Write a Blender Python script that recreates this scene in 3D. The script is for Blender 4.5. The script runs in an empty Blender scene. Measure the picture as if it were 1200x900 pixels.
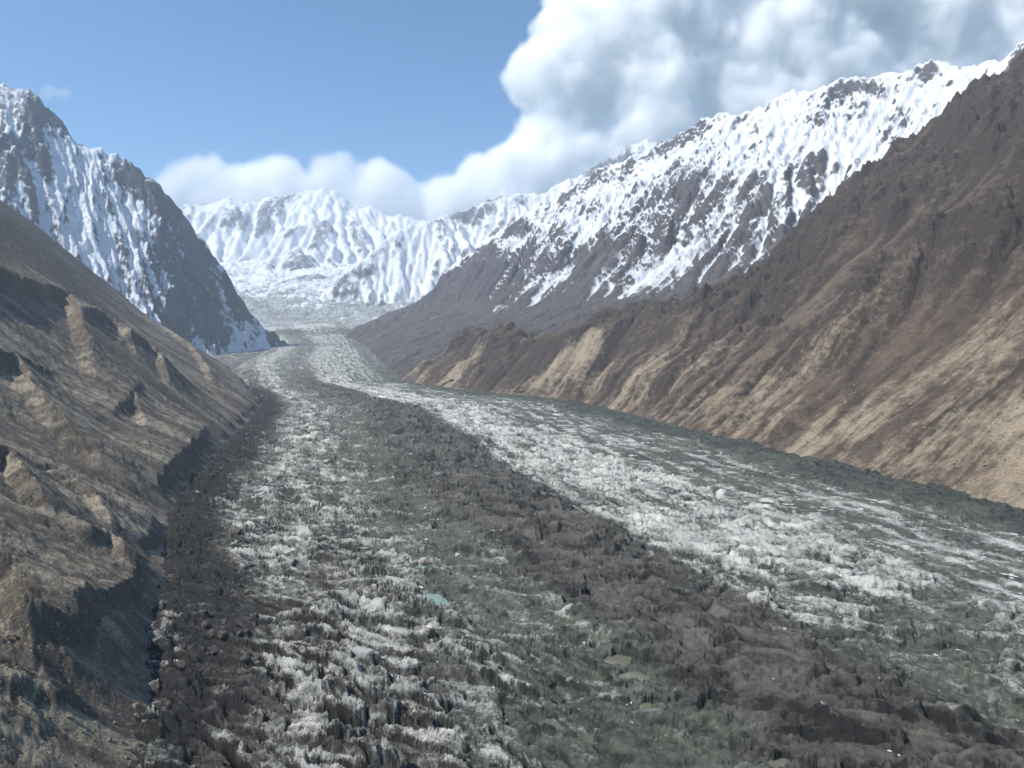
import bpy, bmesh, math, random
import numpy as np
from mathutils import Vector

scene = bpy.context.scene
random.seed(4)

# ------------------------------------------------------------------ camera
CAM_H = 250.0
PITCH = math.atan(50.0 / 900.0)          # horizon a little above the middle
cam_d = bpy.data.cameras.new("camera")
cam_d.sensor_width = 36.0
cam_d.lens = 27.0
cam_d.clip_start = 1.0
cam_d.clip_end = 120000.0
cam = bpy.data.objects.new("camera", cam_d)
scene.collection.objects.link(cam)
cam.location = (0, 0, CAM_H)
cam.rotation_euler = (math.pi / 2 - PITCH, 0, 0)
scene.camera = cam

# ------------------------------------------------------------------ sky, sun, exposure
SUN_AZ = math.radians(-110.0)             # from the viewing direction, to the left
SUN_EL = math.radians(50.0)
world = bpy.data.worlds.new("World")
scene.world = world
world.use_nodes = True
wn, wl = world.node_tree.nodes, world.node_tree.links
wn.clear()
w_out = wn.new("ShaderNodeOutputWorld")
w_bg = wn.new("ShaderNodeBackground")
w_sky = wn.new("ShaderNodeTexSky")
w_sky.sky_type = 'NISHITA'
w_sky.sun_disc = False
w_sky.sun_elevation = SUN_EL
w_sky.sun_rotation = SUN_AZ
w_sky.altitude = 2600.0
w_sky.air_density = 1.0
w_sky.dust_density = 0.1
w_sky.ozone_density = 2.0
w_bg.inputs["Strength"].default_value = 0.125
w_tint = wn.new("ShaderNodeMix")
w_tint.data_type = 'RGBA'
w_tint.blend_type = 'MULTIPLY'
w_tint.inputs[0].default_value = 1.0
w_tint.inputs[7].default_value = (0.70, 1.02, 1.14, 1.0)
wl.new(w_sky.outputs[0], w_tint.inputs[6])
wl.new(w_tint.outputs[2], w_bg.inputs["Color"])
wl.new(w_bg.outputs[0], w_out.inputs["Surface"])

sun_d = bpy.data.lights.new("sun", 'SUN')
sun_d.energy = 5.0
sun_d.angle = math.radians(0.53)
sun_d.color = (1.0, 0.955, 0.89)
sun = bpy.data.objects.new("sun", sun_d)
scene.collection.objects.link(sun)
SUN_DIR = Vector((math.sin(SUN_AZ) * math.cos(SUN_EL), math.cos(SUN_AZ) * math.cos(SUN_EL), math.sin(SUN_EL)))
sun.rotation_euler = SUN_DIR.to_track_quat('Z', 'Y').to_euler()

scene.view_settings.view_transform = 'Standard'
scene.view_settings.look = 'None'
scene.view_settings.exposure = 0.27
scene.view_settings.gamma = 1.0
scene.cycles.max_bounces = 40
scene.cycles.diffuse_bounces = 2
scene.cycles.glossy_bounces = 2
scene.cycles.volume_bounces = 40
scene.cycles.transparent_max_bounces = 16
scene.cycles.volume_step_rate = 2.0
scene.cycles.use_adaptive_sampling = True
scene.cycles.adaptive_threshold = 0.02

# ------------------------------------------------------------------ numeric helpers
DEBUG = False
rng = np.random.RandomState(7)
NP = 4096
PERM = rng.permutation(NP).astype(np.int32)
PERM2 = np.concatenate([PERM, PERM])
ANG = rng.rand(NP) * 2 * np.pi
GX = np.cos(ANG).astype(np.float32)
GY = np.sin(ANG).astype(np.float32)
JX = rng.rand(NP).astype(np.float32)
JY = rng.rand(NP).astype(np.float32)


def lerp(a, b, t):
    return a + (b - a) * t


def sstep(a, b, x):
    t = np.clip((x - a) / (b - a), 0, 1)
    return t * t * (3 - 2 * t)


def bandw(x, a, b, w):
    return sstep(a - w, a + w, x) * (1 - sstep(b - w, b + w, x))


def hidx(ix, iy, seed):
    return PERM2[(PERM2[(ix + seed * 131) & (NP - 1)] + iy + seed * 57) & (NP - 1)]


def gnoise(x, y, seed=0):
    x = np.asarray(x, np.float32)
    y = np.asarray(y, np.float32)
    fx, fy = np.floor(x), np.floor(y)
    ix, iy = fx.astype(np.int32), fy.astype(np.int32)
    dx, dy = x - fx, y - fy
    ux = dx * dx * dx * (dx * (dx * 6 - 15) + 10)
    uy = dy * dy * dy * (dy * (dy * 6 - 15) + 10)

    def corner(ox, oy):
        h = hidx(ix + ox, iy + oy, seed)
        return GX[h] * (dx - ox) + GY[h] * (dy - oy)
    a = lerp(corner(0, 0), corner(1, 0), ux)
    b = lerp(corner(0, 1), corner(1, 1), ux)
    return lerp(a, b, uy) * 1.5


def fbm(x, y, octv=5, gain=0.5, lac=2.07, seed=0, mode=0):
    s = np.zeros_like(np.asarray(x, np.float32))
    a, tot = 1.0, 0.0
    c, sn = math.cos(0.6), math.sin(0.6)
    for o in range(octv):
        n = gnoise(x, y, seed + o * 3)
        if mode == 1:
            n = 1 - 2 * np.abs(n)              # ridges
        elif mode == 2:
            n = 2 * np.abs(n) - 1              # billows
        s += a * n
        tot += a
        a *= gain
        x, y = (c * x - sn * y) * lac + 3.1, (sn * x + c * y) * lac + 7.7
    return s / tot


def gullies(x, y, dx, dy, seed):
    """stripes that run down the slope; dx,dy is the direction across the slope"""
    fx, fy = np.floor(x), np.floor(y)
    ix, iy = fx.astype(np.int32), fy.astype(np.int32)
    rx, ry = (x - fx).astype(np.float32), (y - fy).astype(np.float32)
    va = np.zeros_like(rx)
    wt = np.zeros_like(rx)
    for i in (-1, 0, 1):
        for j in (-1, 0, 1):
            h = hidx(ix + i, iy + j, seed)
            px = rx - i - JX[h]
            py = ry - j - JY[h]
            w = np.exp(-(px * px + py * py) * 2.2)
            va += w * np.cos((px * dx + py * dy) * 6.2832 + ANG[h].astype(np.float32))
            wt += w
    return va / (wt + 1e-6)


def cells(x, y, seed):
    """cellular blocks: gap to the block's edge, block id number, offset from the block's centre"""
    fx, fy = np.floor(x), np.floor(y)
    ix, iy = fx.astype(np.int32), fy.astype(np.int32)
    rx, ry = (x - fx).astype(np.float32), (y - fy).astype(np.float32)
    f1 = np.full(rx.shape, 9.0, np.float32)
    f2 = f1.copy()
    cid = np.zeros(rx.shape, np.int32)
    ox, oy = np.zeros_like(rx), np.zeros_like(rx)
    for i in (-1, 0, 1):
        for j in (-1, 0, 1):
            h = hidx(ix + i, iy + j, seed)
            px, py = rx - i - JX[h], ry - j - JY[h]
            d = np.sqrt(px * px + py * py)
            m = d < f1
            f2 = np.where(m, f1, np.minimum(f2, d))
            cid = np.where(m, h, cid)
            ox, oy = np.where(m, px, ox), np.where(m, py, oy)
            f1 = np.where(m, d, f1)
    return f2 - f1, cid, ox, oy


def polydist(x, y, pts, ext=True):
    """distance to a polyline, arc length at the nearest point, side (+ = left of travel)"""
    best = np.full(x.shape, 1e12)
    tt = np.zeros(x.shape)
    side = np.zeros(x.shape)
    acc = 0.0
    for k in range(len(pts) - 1):
        (ax, ay), (bx, by) = pts[k][:2], pts[k + 1][:2]
        ex, ey = bx - ax, by - ay
        L = math.hypot(ex, ey)
        t = ((x - ax) * ex + (y - ay) * ey) / (L * L)
        lo = -1e9 if k == 0 and ext else 0
        hi = 1e9 if k == len(pts) - 2 and ext else 1
        tc = np.clip(t, lo, hi)
        qx, qy = x - (ax + tc * ex), y - (ay + tc * ey)
        d = qx * qx + qy * qy
        m = d < best
        best = np.where(m, d, best)
        tt = np.where(m, acc + tc * L, tt)
        side = np.where(m, np.sign(ex * (y - ay) - ey * (x - ax)), side)
        acc += L
    return np.sqrt(best), tt, side


def cumlen(pts):
    c = [0.0]
    for a, b in zip(pts[:-1], pts[1:]):
        c.append(c[-1] + math.hypot(b[0] - a[0], b[1] - a[1]))
    return c


def ray(px, py):
    """direction of the sight line to a point of the photograph, per metre of forward distance"""
    cx, cy = (px - 600) / 900.0, (450 - py) / 900.0
    y = math.cos(PITCH) + math.sin(PITCH) * cy
    z = -math.sin(PITCH) + math.cos(PITCH) * cy
    return cx / y, z / y


def at(px, py, Y):
    rx, rz = ray(px, py)
    return (rx * Y, Y, CAM_H + rz * Y)


class Grid:
    """fan-shaped ground grid, finer where it is nearer"""
    def __init__(self, t0, t1, nt, R):
        self.th = np.radians(np.linspace(t0, t1, nt))
        self.R = np.asarray(R)
        self.rr, self.tt = np.meshgrid(self.R, self.th, indexing='ij')
        self.x = self.rr * np.sin(self.tt)
        self.y = self.rr * np.cos(self.tt)

    def grad(self, z):
        zr = np.gradient(z, self.R, axis=0)
        zt = np.gradient(z, self.th, axis=1) / self.rr
        s, c = np.sin(self.tt), np.cos(self.tt)
        return zr * s + zt * c, zr * c - zt * s

    def build(self, name, z, mat, attrs=None, kind='structure', label=None, keep=None):
        nr, nt = z.shape
        co = np.stack([self.x, self.y, z], -1).reshape(-1, 3).astype(np.float32)
        idx = np.arange(nr * nt).reshape(nr, nt)
        f = np.stack([idx[:-1, :-1], idx[:-1, 1:], idx[1:, 1:], idx[1:, :-1]], -1).reshape(-1, 4)[:, ::-1]
        if keep is not None:
            k = keep[:-1, :-1] | keep[:-1, 1:] | keep[1:, 1:] | keep[1:, :-1]
            f = f[k.reshape(-1)]
            used = np.zeros(nr * nt, bool)
            used[f.reshape(-1)] = True
            remap = np.cumsum(used) - 1
            f = remap[f]
            co = co[used]
        else:
            used = None
        me = bpy.data.meshes.new(name)
        nf = len(f)
        me.vertices.add(len(co))
        me.vertices.foreach_set("co", co.reshape(-1))
        me.loops.add(nf * 4)
        me.loops.foreach_set("vertex_index", f.reshape(-1).astype(np.int32))
        me.polygons.add(nf)
        me.polygons.foreach_set("loop_start", np.arange(0, nf * 4, 4, dtype=np.int32))
        me.update(calc_edges=True)
        me.polygons.foreach_set("use_smooth", np.ones(nf, bool))
        for k, v in (attrs or {}).items():
            at_ = me.attributes.new(k, 'FLOAT', 'POINT')
            vv = v.reshape(-1).astype(np.float32)
            at_.data.foreach_set("value", vv if used is None else vv[used])
        me.materials.append(mat)
        o = bpy.data.objects.new(name, me)
        scene.collection.objects.link(o)
        o["kind"] = kind
        if label:
            o["label"] = label
        return o


def erode(g, z, amp, freq, octv, seed, gain=0.5, wx=1.0, mult=1.0, sharp=0.0, parts=False):
    """cut branching gullies into a slope, following the slope itself"""
    add = np.zeros_like(z)
    a, f = amp, freq
    for o in range(octv):
        gx, gy = g.grad(z + add)
        m = np.sqrt(gx * gx + gy * gy) + 1e-4
        k = wx * np.minimum(1.0, m / 0.35) / m
        n = gullies(g.x * f, g.y * f, -gy * k, gx * k, seed + 11 * o)
        if sharp:
            n = lerp(n, 1.1 - 2 * np.sqrt(np.clip((1.02 - n) / 2, 0, 1)), sharp)
        add = add + a * n * np.minimum(1.0, m / 0.45) * mult
        a *= gain
        f *= 1.9
    return (z + add, add) if parts else z + add


def carve(base, x0, x1, y0, y1, cell, kt, iters, seed, noise=(20, 300), m=0.5, talus=1.25, pin=400.0):
    """let running water cut valleys into a base terrain; returns samplers of the height change and of log drained area"""
    xs = np.arange(x0, x1, cell)
    ys = np.arange(y0, y1, cell)
    X, Y = np.meshgrid(xs, ys)
    zb = base(X, Y)
    ny, nx = zb.shape
    z = zb + noise[0] * fbm(X / noise[1], Y / noise[1], 6, 0.55, seed=seed) + 0.4 * cell * (np.random.RandomState(seed).rand(ny, nx) - 0.5)
    N = nx * ny
    idx = np.arange(N).reshape(ny, nx)
    offs = [(-1, -1), (-1, 0), (-1, 1), (0, -1), (0, 1), (1, -1), (1, 0), (1, 1)]
    inner = np.zeros((ny, nx), bool)
    inner[1:-1, 1:-1] = True
    K = kt / iters
    acc = None
    for it in range(iters):
        best = np.zeros((ny, nx))
        rec = idx.copy()
        zp = np.pad(z, 1, mode='edge')
        ip = np.pad(idx, 1, mode='edge')
        low = np.full((ny, nx), 1e9)
        for dy, dx in offs:
            zz = zp[1 + dy:1 + dy + ny, 1 + dx:1 + dx + nx]
            sl = (z - zz) / (cell * math.hypot(dx, dy))
            low = np.minimum(low, zz)
            k = sl > best
            best = np.where(k, sl, best)
            rec = np.where(k, ip[1 + dy:1 + dy + ny, 1 + dx:1 + dx + nx], rec)
        pit = (best <= 0) & inner
        z = np.where(pit, low + 0.02, z)
        order = np.argsort(-z, axis=None).tolist()
        r = rec.reshape(-1).tolist()
        A = [cell * cell] * N
        for i in order:
            j = r[i]
            if j != i:
                A[j] += A[i]
        acc = np.array(A).reshape(ny, nx)
        ry, rx_ = np.divmod(rec, nx)
        dist = np.hypot(ry - idx // nx, rx_ - idx % nx) * cell + 1e-9
        F = (K * acc ** m / np.maximum(dist, cell)).reshape(-1).tolist()
        zl = z.reshape(-1).tolist()
        for i in reversed(order):
            j = r[i]
            if j != i:
                f = F[i]
                zl[i] = (zl[i] + f * zl[j]) / (1 + f)
        z = np.array(zl).reshape(ny, nx)
        for _ in range(3):                     # loose rock slides where it stands too steep
            zp = np.pad(z, 1, mode='edge')
            mv = np.zeros_like(z)
            for dy, dx in offs:
                df = zp[1 + dy:1 + dy + ny, 1 + dx:1 + dx + nx] - z
                lim = talus * cell * math.hypot(dx, dy)
                mv += np.clip(df - lim, 0, None) * 0.10 - np.clip(-df - lim, 0, None) * 0.10
            z = z + mv
    dz = z - zb
    if DEBUG:
        k = np.unravel_index(np.argmax(dz), dz.shape)
        print("CARVE", seed, dz.max(), dz.min(), X[k], Y[k], zb[k], z[k], zb[k[0]-1:k[0]+2, k[1]-1:k[1]+2], z[k[0]-1:k[0]+2, k[1]-1:k[1]+2])
    if pin:
        dz = dz - blur(dz, max(2, int(pin / cell / 2)))   # keep the big shape where it was
    la = np.log10(acc / (cell * cell) + 1e-9)
    la = blur(la, 1)

    def sampler(F):
        def f(x, y):
            fx = np.clip((x - x0) / cell, 1, nx - 3.001)
            fy = np.clip((y - y0) / cell, 1, ny - 3.001)
            ix, iy = fx.astype(int), fy.astype(int)
            tx, ty = fx - ix, fy - iy

            def wts(t):
                return (-.5 * t + t * t - .5 * t ** 3, 1 - 2.5 * t * t + 1.5 * t ** 3, .5 * t + 2 * t * t - 1.5 * t ** 3, -.5 * t * t + .5 * t ** 3)
            wx, wy = wts(tx), wts(ty)
            o = 0
            for a in range(4):
                row = 0
                for b in range(4):
                    row = row + wx[b] * F[iy + a - 1, ix + b - 1]
                o = o + wy[a] * row
            return o
        return f
    return sampler(dz), sampler(la)


def blur(z, k):
    """box blur over 2k+1 samples each way, twice"""
    for _ in range(2):
        for ax in (0, 1):
            p = np.concatenate([np.repeat(np.take(z, [0], ax), k + 1, ax), z, np.repeat(np.take(z, [-1], ax), k, ax)], ax)
            c = np.cumsum(p, ax)
            n = z.shape[ax]
            z = (np.take(c, range(2 * k + 1, 2 * k + 1 + n), ax) - np.take(c, range(0, n), ax)) / (2 * k + 1)
    return z


# ------------------------------------------------------------------ valley layout (metres)
LEFT = [(-100, -400), (-150, 250), (-222, 460), (-330, 740), (-494, 1125), (-690, 1900), (-905, 2800), (-1190, 3500), (-1645, 4700),
        (-2040, 6700), (-2900, 8300), (-4300, 10500)]
RIGHT = [(1250, -400), (900, 500), (750, 1125), (480, 2200), (262, 3000), (-200, 3420), (-549, 3850), (-860, 5000), (-1228, 6500),
         (-1650, 7800), (-2700, 9800), (-3300, 11500)]
ZG_Y = [-400, 2300, 3000, 3800, 4700, 5600, 6700, 7600, 9000, 10500, 12500]
ZG_Z = [0, 0, 10, 45, 105, 155, 212, 330, 720, 1060, 1500]


def zg(y):
    return np.interp(y, ZG_Y, ZG_Z)


def left_wall(x, y):
    d, t, s = polydist(x, y, LEFT)
    d = d * s
    return zg(y) + np.interp(d, [-400, -30, 0, 25, 60, 140, 420, 1300, 3500], [-260, -14, 0, 14, 40, 94, 300, 1090, 3100]), d, t


def right_wall(x, y):
    d, t, s = polydist(x, y, RIGHT)
    d = -d * s
    return zg(y) + np.interp(d, [-400, -30, 0, 40, 120, 400, 1700, 4000], [-260, -12, 0, 26, 88, 312, 1400, 3250]), d, t


def hit(px, py, wall, y0, y1):
    """where the sight line meets a valley wall"""
    rx, rz = ray(px, py)
    Y = np.linspace(y0, y1, 4000)
    z = CAM_H + rz * Y
    w = wall(rx * Y, Y)[0]
    k = np.argmax(w > z)
    return (rx * Y[k], Y[k])


def roof(x, y, ridge, fall):
    d, t, s = polydist(x, y, ridge, False)
    c = cumlen(ridge)
    zr = np.interp(t, c, [p[2] for p in ridge])
    return np.maximum(zr - np.interp(d, *fall), zg(y) - 160), d, t, s


def rspace(r0, r1, n, p=1.0):
    """radii whose step grows like r**p"""
    if p == 1.0:
        return np.exp(np.linspace(math.log(r0), math.log(r1), n))
    q = 1 - p
    return np.linspace(r0 ** q, r1 ** q, n) ** (1 / q)


# ------------------------------------------------------------------ material helpers
class NT:
    def __init__(self, name):
        self.m = bpy.data.materials.new(name)
        self.m.use_nodes = True
        self.t = self.m.node_tree
        self.t.nodes.clear()
        self.out = self.t.nodes.new("ShaderNodeOutputMaterial")
        self.b = self.t.nodes.new("ShaderNodeBsdfPrincipled")
        self.t.links.new(self.b.outputs[0], self.out.inputs["Surface"])
        self.pos = self.t.nodes.new("ShaderNodeNewGeometry").outputs["Position"]

    def n(self, typ, **kw):
        nd = self.t.nodes.new(typ)
        for k, v in kw.items():
            setattr(nd, k, v)
        return nd

    def link(self, a, b):
        self.t.links.new(a, b)

    def val(self, sock, v):
        if isinstance(v, (int, float)):
            sock.default_value = v
        elif isinstance(v, tuple):
            sock.default_value = v if len(v) != 3 or len(sock.default_value) == 3 else (*v, 1)
        else:
            self.link(v, sock)

    def attr(self, name):
        return self.n("ShaderNodeAttribute", attribute_name=name).outputs["Fac"]

    def math(self, op, a, b=0.0, c=0.0, clamp=False):
        nd = self.n("ShaderNodeMath", operation=op, use_clamp=clamp)
        for s, v in zip(nd.inputs, (a, b, c)):
            self.val(s, v)
        return nd.outputs[0]

    def mix(self, fac, a, b):
        nd = self.n("ShaderNodeMix", data_type='RGBA')
        self.val(nd.inputs[0], fac)
        self.val(nd.inputs[6], a)
        self.val(nd.inputs[7], b)
        return nd.outputs[2]

    def noise(self, size, detail=6.0, rough=0.6, stretch=None, vec=None, typ='FBM', dist=0.0):
        v = vec or self.pos
        mp = self.n("ShaderNodeMapping")
        self.link(v, mp.inputs["Vector"])
        s = 1.0 / size
        st = stretch or (1, 1, 1)
        mp.inputs["Scale"].default_value = (s * st[0], s * st[1], s * st[2])
        nd = self.n("ShaderNodeTexNoise", noise_type=typ)
        self.link(mp.outputs[0], nd.inputs["Vector"])
        nd.inputs["Scale"].default_value = 1.0
        nd.inputs["Detail"].default_value = detail
        nd.inputs["Roughness"].default_value = rough
        nd.inputs["Distortion"].default_value = dist
        return nd.outputs[0]

    def ramp(self, fac, lo, hi, a=0.0, b=1.0):
        nd = self.n("ShaderNodeMapRange", interpolation_type='SMOOTHSTEP')
        self.val(nd.inputs[0], fac)
        self.val(nd.inputs[1], lo)
        self.val(nd.inputs[2], hi)
        self.val(nd.inputs[3], a)
        self.val(nd.inputs[4], b)
        return nd.outputs[0]

    def bump(self, h, dist, strength=1.0, prev=None):
        nd = self.n("ShaderNodeBump")
        nd.inputs["Strength"].default_value = strength
        nd.inputs["Distance"].default_value = dist
        self.link(h, nd.inputs["Height"])
        if prev is not None:
            self.link(prev, nd.inputs["Normal"])
        return nd.outputs[0]

    def finish(self, col, rough=0.95, normal=None, spec=0.15):
        self.val(self.b.inputs["Base Color"], col)
        self.val(self.b.inputs["Roughness"], rough)
        self.b.inputs["Specular IOR Level"].default_value = spec
        if normal is not None:
            self.link(normal, self.b.inputs["Normal"])
        return self.m


def grit(m, col, size, lo, hi):
    """scattered stones: small pale and dark spots"""
    vo = m.n("ShaderNodeTexVoronoi", feature='F1')
    vo.inputs["Scale"].default_value = 1.0 / size
    m.link(m.pos, vo.inputs["Vector"])
    rnd = m.n("ShaderNodeSeparateColor")
    m.link(vo.outputs["Color"], rnd.inputs[0])
    spot = m.math('MULTIPLY', m.ramp(vo.outputs["Distance"], 0.38, 0.24), m.math('GREATER_THAN', rnd.outputs[0], 0.62))
    return m.mix(spot, col, m.mix(rnd.outputs[1], lo, hi)), spot


def rock_material(name, dark, mid, tan, snow=True, grain=6.0, red=None, bumpk=2.2, stones=0.0):
    """attributes: tan (pale scree), snow (lying snow), tone (0..1 rock tone)"""
    m = NT(name)
    n1 = m.noise(grain * 6, 8, 0.65)
    n2 = m.noise(grain * 40, 5, 0.6)
    n3 = m.noise(grain, 4, 0.7)
    tone = m.math('ADD', m.attr("tone"), m.math('MULTIPLY', m.math('SUBTRACT', n1, 0.5), 1.3))
    tone = m.math('ADD', tone, m.math('MULTIPLY', m.math('SUBTRACT', n2, 0.5), 0.8), clamp=True)
    col = m.mix(tone, dark, mid)
    if red is not None:
        col = m.mix(m.math('MULTIPLY', m.ramp(m.attr("red"), 0.1, 0.7), 0.75), col, m.mix(tone, dark, red))
    tn = m.math('ADD', m.attr("tan"), m.math('MULTIPLY', m.math('SUBTRACT', n1, 0.5), 0.9))
    col = m.mix(m.ramp(tn, 0.25, 0.75), col, tan)
    speck = m.ramp(n3, 0.35, 0.7, 0.72, 1.28)
    mul = m.n("ShaderNodeMix", data_type='RGBA', blend_type='MULTIPLY')
    mul.inputs[0].default_value = 1.0
    m.link(col, mul.inputs[6])
    comb = m.n("ShaderNodeCombineColor")
    for i in range(3):
        m.link(speck, comb.inputs[i])
    m.link(comb.outputs[0], mul.inputs[7])
    col = mul.outputs[2]
    nor = m.bump(m.noise(grain * 8, 10, 0.68), grain * bumpk, 0.9)
    if stones:
        for sz in (stones, stones * 2.6):
            col, sp = grit(m, col, sz, dark, tuple(min(1, v * 1.15) for v in tan))
            nor = m.bump(sp, sz * 0.35, 0.8, nor)
    if snow:
        s = m.math('ADD', m.attr("snow"), m.math('MULTIPLY', m.math('SUBTRACT', n1, 0.5), 1.1))
        s = m.math('ADD', s, m.math('MULTIPLY', m.math('SUBTRACT', n3, 0.5), 0.5))
        s = m.ramp(s, 0.33, 0.72)
        col = m.mix(s, col, (0.70, 0.72, 0.75))
    return m.finish(col, 0.95, nor)


# ------------------------------------------------------------------ left valley wall
def raised(wall, h):
    return lambda x, y: (wall(x, y)[0] + h,)


def bluff(g, pix, h, w, back, wall, seed, down):
    """a ledge of old moraine: rises slowly from behind and drops steeply along a crest line"""
    pts = [hit(px, py, raised(wall, h * 0.8), 420, 6000) for px, py in pix]
    d, t, s = polydist(g.x, g.y, pts)
    L = cumlen(pts)[-1]
    jag = 0.5 * w * fbm(t / (w * 3), d / (w * 8), 3, seed=seed) + 0.35 * w * fbm(g.x / (w * .8), g.y / (w * .8), 3, seed=seed + 1)
    e = d * s * down + jag
    win = sstep(-0.25 * L, 0.08 * L, t) * sstep(1.3 * L, 0.92 * L, t)
    return h * win * np.where(e < 0, np.clip(1 + e / back, 0, 1) ** 1.3, 1 - np.clip(e / w, 0, 1) ** 0.8)


A_CREST = [hit(px, py, left_wall, 1500, 9000) for px, py in
           ((318, 478), (300, 461), (270, 435), (240, 404), (205, 370), (160, 324), (110, 275), (60, 226), (0, 168), (-60, 113))]
A_CREST = [(A_CREST[0][0] + 250, A_CREST[0][1] - 20)] + A_CREST
g = Grid(-43, -11, 480, rspace(235, 4200, 560, 0.9))


def left_base(x, y):
    z, d, t = left_wall(x, y)
    e, ct, sd_ = polydist(x, y, A_CREST)
    bey = -e * sd_                           # crest runs leftwards: beyond is its right side
    z = z + sstep(0, 250, d) * fbm(x / 520, y / 520, 3, 0.5, seed=3) * 30
    return z - 0.62 * np.maximum(bey + 14 * fbm(x / 130, y / 130, 4, seed=9), 0), d, t, bey


z, d, t, beyond = left_base(g.x, g.y)
cut, area = carve(lambda x, y: left_base(x, y)[0], -2100, 0, 150, 3500, 10.0, 0.10, 14, 21, (14, 240), talus=1.2, pin=400)
z = z + 0.5 * cut(g.x, g.y) * sstep(-10, 60, d)
la = area(g.x, g.y)
for k, (pix, h, w, back) in enumerate((   # crest line in the picture, height, face width, run-up
        (((-40, 312), (0, 320), (42, 330), (80, 345), (94, 372), (104, 402)), 40, 30, 330),
        (((100, 380), (124, 383), (141, 394), (156, 412)), 30, 22, 200),
        (((152, 410), (172, 415), (188, 428), (196, 446)), 26, 20, 180),
        (((205, 395), (228, 412), (246, 436)), 26, 22, 200),
        (((138, 470), (158, 460), (168, 488)), 15, 14, 130),
        (((-20, 400), (22, 408), (36, 440), (62, 480), (96, 512)), 26, 24, 140),
        (((-20, 518), (14, 528), (30, 556), (44, 580)), 22, 16, 90),
        (((60, 552), (84, 566), (112, 590), (126, 610)), 14, 12, 70),
        (((190, 560), (218, 533), (238, 510)), 13, 12, 90),
        (((104, 628), (130, 634), (148, 655)), 15, 11, 60),
        (((-20, 655), (18, 672), (30, 712), (34, 746)), 18, 13, 80),
        (((30, 742), (60, 756), (92, 750), (100, 722)), 14, 9, 55),
        (((100, 728), (126, 712), (152, 690), (160, 668)), 10, 9, 45),
        (((-20, 795), (10, 806), (50, 812), (70, 822)), 7, 7, 30))):
    z = z + bluff(g, pix, h, w, back, left_wall, 700 + 5 * k, -1)
wl_ = d + 30 * fbm(t / 110, d / 200, 4, 0.55, seed=31)
m = sstep(-0.25, 0.2, fbm(t / 160, d / 900, 3, seed=41))
z = z + 10 * m * (sstep(14, 34, wl_) - sstep(34, 150, wl_)) * sstep(300, 700, g.y)
zb = z.copy()
rough = 0.5 + 0.8 * sstep(-0.2, 0.5, fbm(g.x / 120, g.y / 120, 3, seed=45))
z = z + sstep(0, 60, d) * rough * (3.2 * fbm(g.x / 22, g.y / 22, 4, 0.6, seed=5, mode=1) + 1.2 * fbm(g.x / 5, g.y / 5, 2, seed=6))
gx, gy = g.grad(zb)
steep = np.sqrt(gx * gx + gy * gy)
strk = fbm(t / 22, d / 320, 4, 0.62, seed=12)
strk = strk + 0.55 * fbm(t / 7, d / 130, 3, 0.6, seed=19)
strk2 = fbm(t / 90, d / 700, 4, 0.55, seed=17)
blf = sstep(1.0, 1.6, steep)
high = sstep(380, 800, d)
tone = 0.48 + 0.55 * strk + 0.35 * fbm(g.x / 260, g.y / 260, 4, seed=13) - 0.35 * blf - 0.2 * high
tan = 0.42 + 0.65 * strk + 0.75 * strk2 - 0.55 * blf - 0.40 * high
red = 0.2 + 1.1 * fbm(t / 260, d / 190, 4, 0.55, seed=18) + 0.35 * high
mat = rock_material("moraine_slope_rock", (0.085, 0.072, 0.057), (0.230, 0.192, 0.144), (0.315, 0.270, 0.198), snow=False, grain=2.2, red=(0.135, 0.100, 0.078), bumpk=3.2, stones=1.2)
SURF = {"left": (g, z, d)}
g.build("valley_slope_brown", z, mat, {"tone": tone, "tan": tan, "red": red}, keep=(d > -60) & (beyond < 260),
        label="brown eroded moraine slope with dark bluffs left of the glacier")

# ------------------------------------------------------------------ right valley wall
E_CREST = [hit(px, py, right_wall, 1300, 9000) for px, py in
           ((1290, 0), (1240, 38), (1200, 70), (1130, 118), (1060, 165), (1005, 212), (968, 250), (930, 285), (880, 325), (800, 362), (700, 396), (600, 418), (520, 432), (465, 440))]
E_CREST = E_CREST + [(E_CREST[-1][0] - 300, E_CREST[-1][1] + 50)]
g = Grid(-9, 40, 720, rspace(1050, 4700, 620, 0.8))


def right_base(x, y):
    z, d, t = right_wall(x, y)
    e, ct, sd_ = polydist(x, y, E_CREST)
    bey = -e * sd_
    z = z + sstep(40, 420, d) * fbm(x / 620, y / 620, 3, 0.5, seed=103) * 70
    return z - 0.60 * np.maximum(bey + 22 * fbm(x / 170, y / 170, 4, seed=109), 0), d, t, bey


z, d, t, beyond = right_base(g.x, g.y)
cut, area = carve(lambda x, y: right_base(x, y)[0], -700, 2900, 600, 4700, 15.0, 0.26, 18, 121, (50, 620), talus=1.4, pin=800)
gul = cut(g.x, g.y)
z = z + 0.72 * gul * sstep(-10, 80, d) * (1 - 0.75 * bandw(t, 1050, 2300, 150) * sstep(560, 330, d))
la = area(g.x, g.y)
fan = bandw(t + 160 * fbm(d / 200, t / 400, 2, seed=118), 1000, 2350, 150) * sstep(640, 380, d)       # smooth scree below the cliffs
crag = sstep(-0.05, 0.35, fbm(g.x / 420, g.y / 420, 4, 0.55, seed=119) + 0.28) * (1 - 0.85 * fan)
z = z + sstep(150, 500, d) * crag * (80 * fbm(g.x / 190, g.y / 190, 4, 0.55, seed=105, mode=1) + 22 * fbm(g.x / 60, g.y / 55, 4, 0.62, seed=104, mode=1) + 5 * fbm(g.x / 17, g.y / 17, 3, 0.6, seed=107, mode=1))
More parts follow.
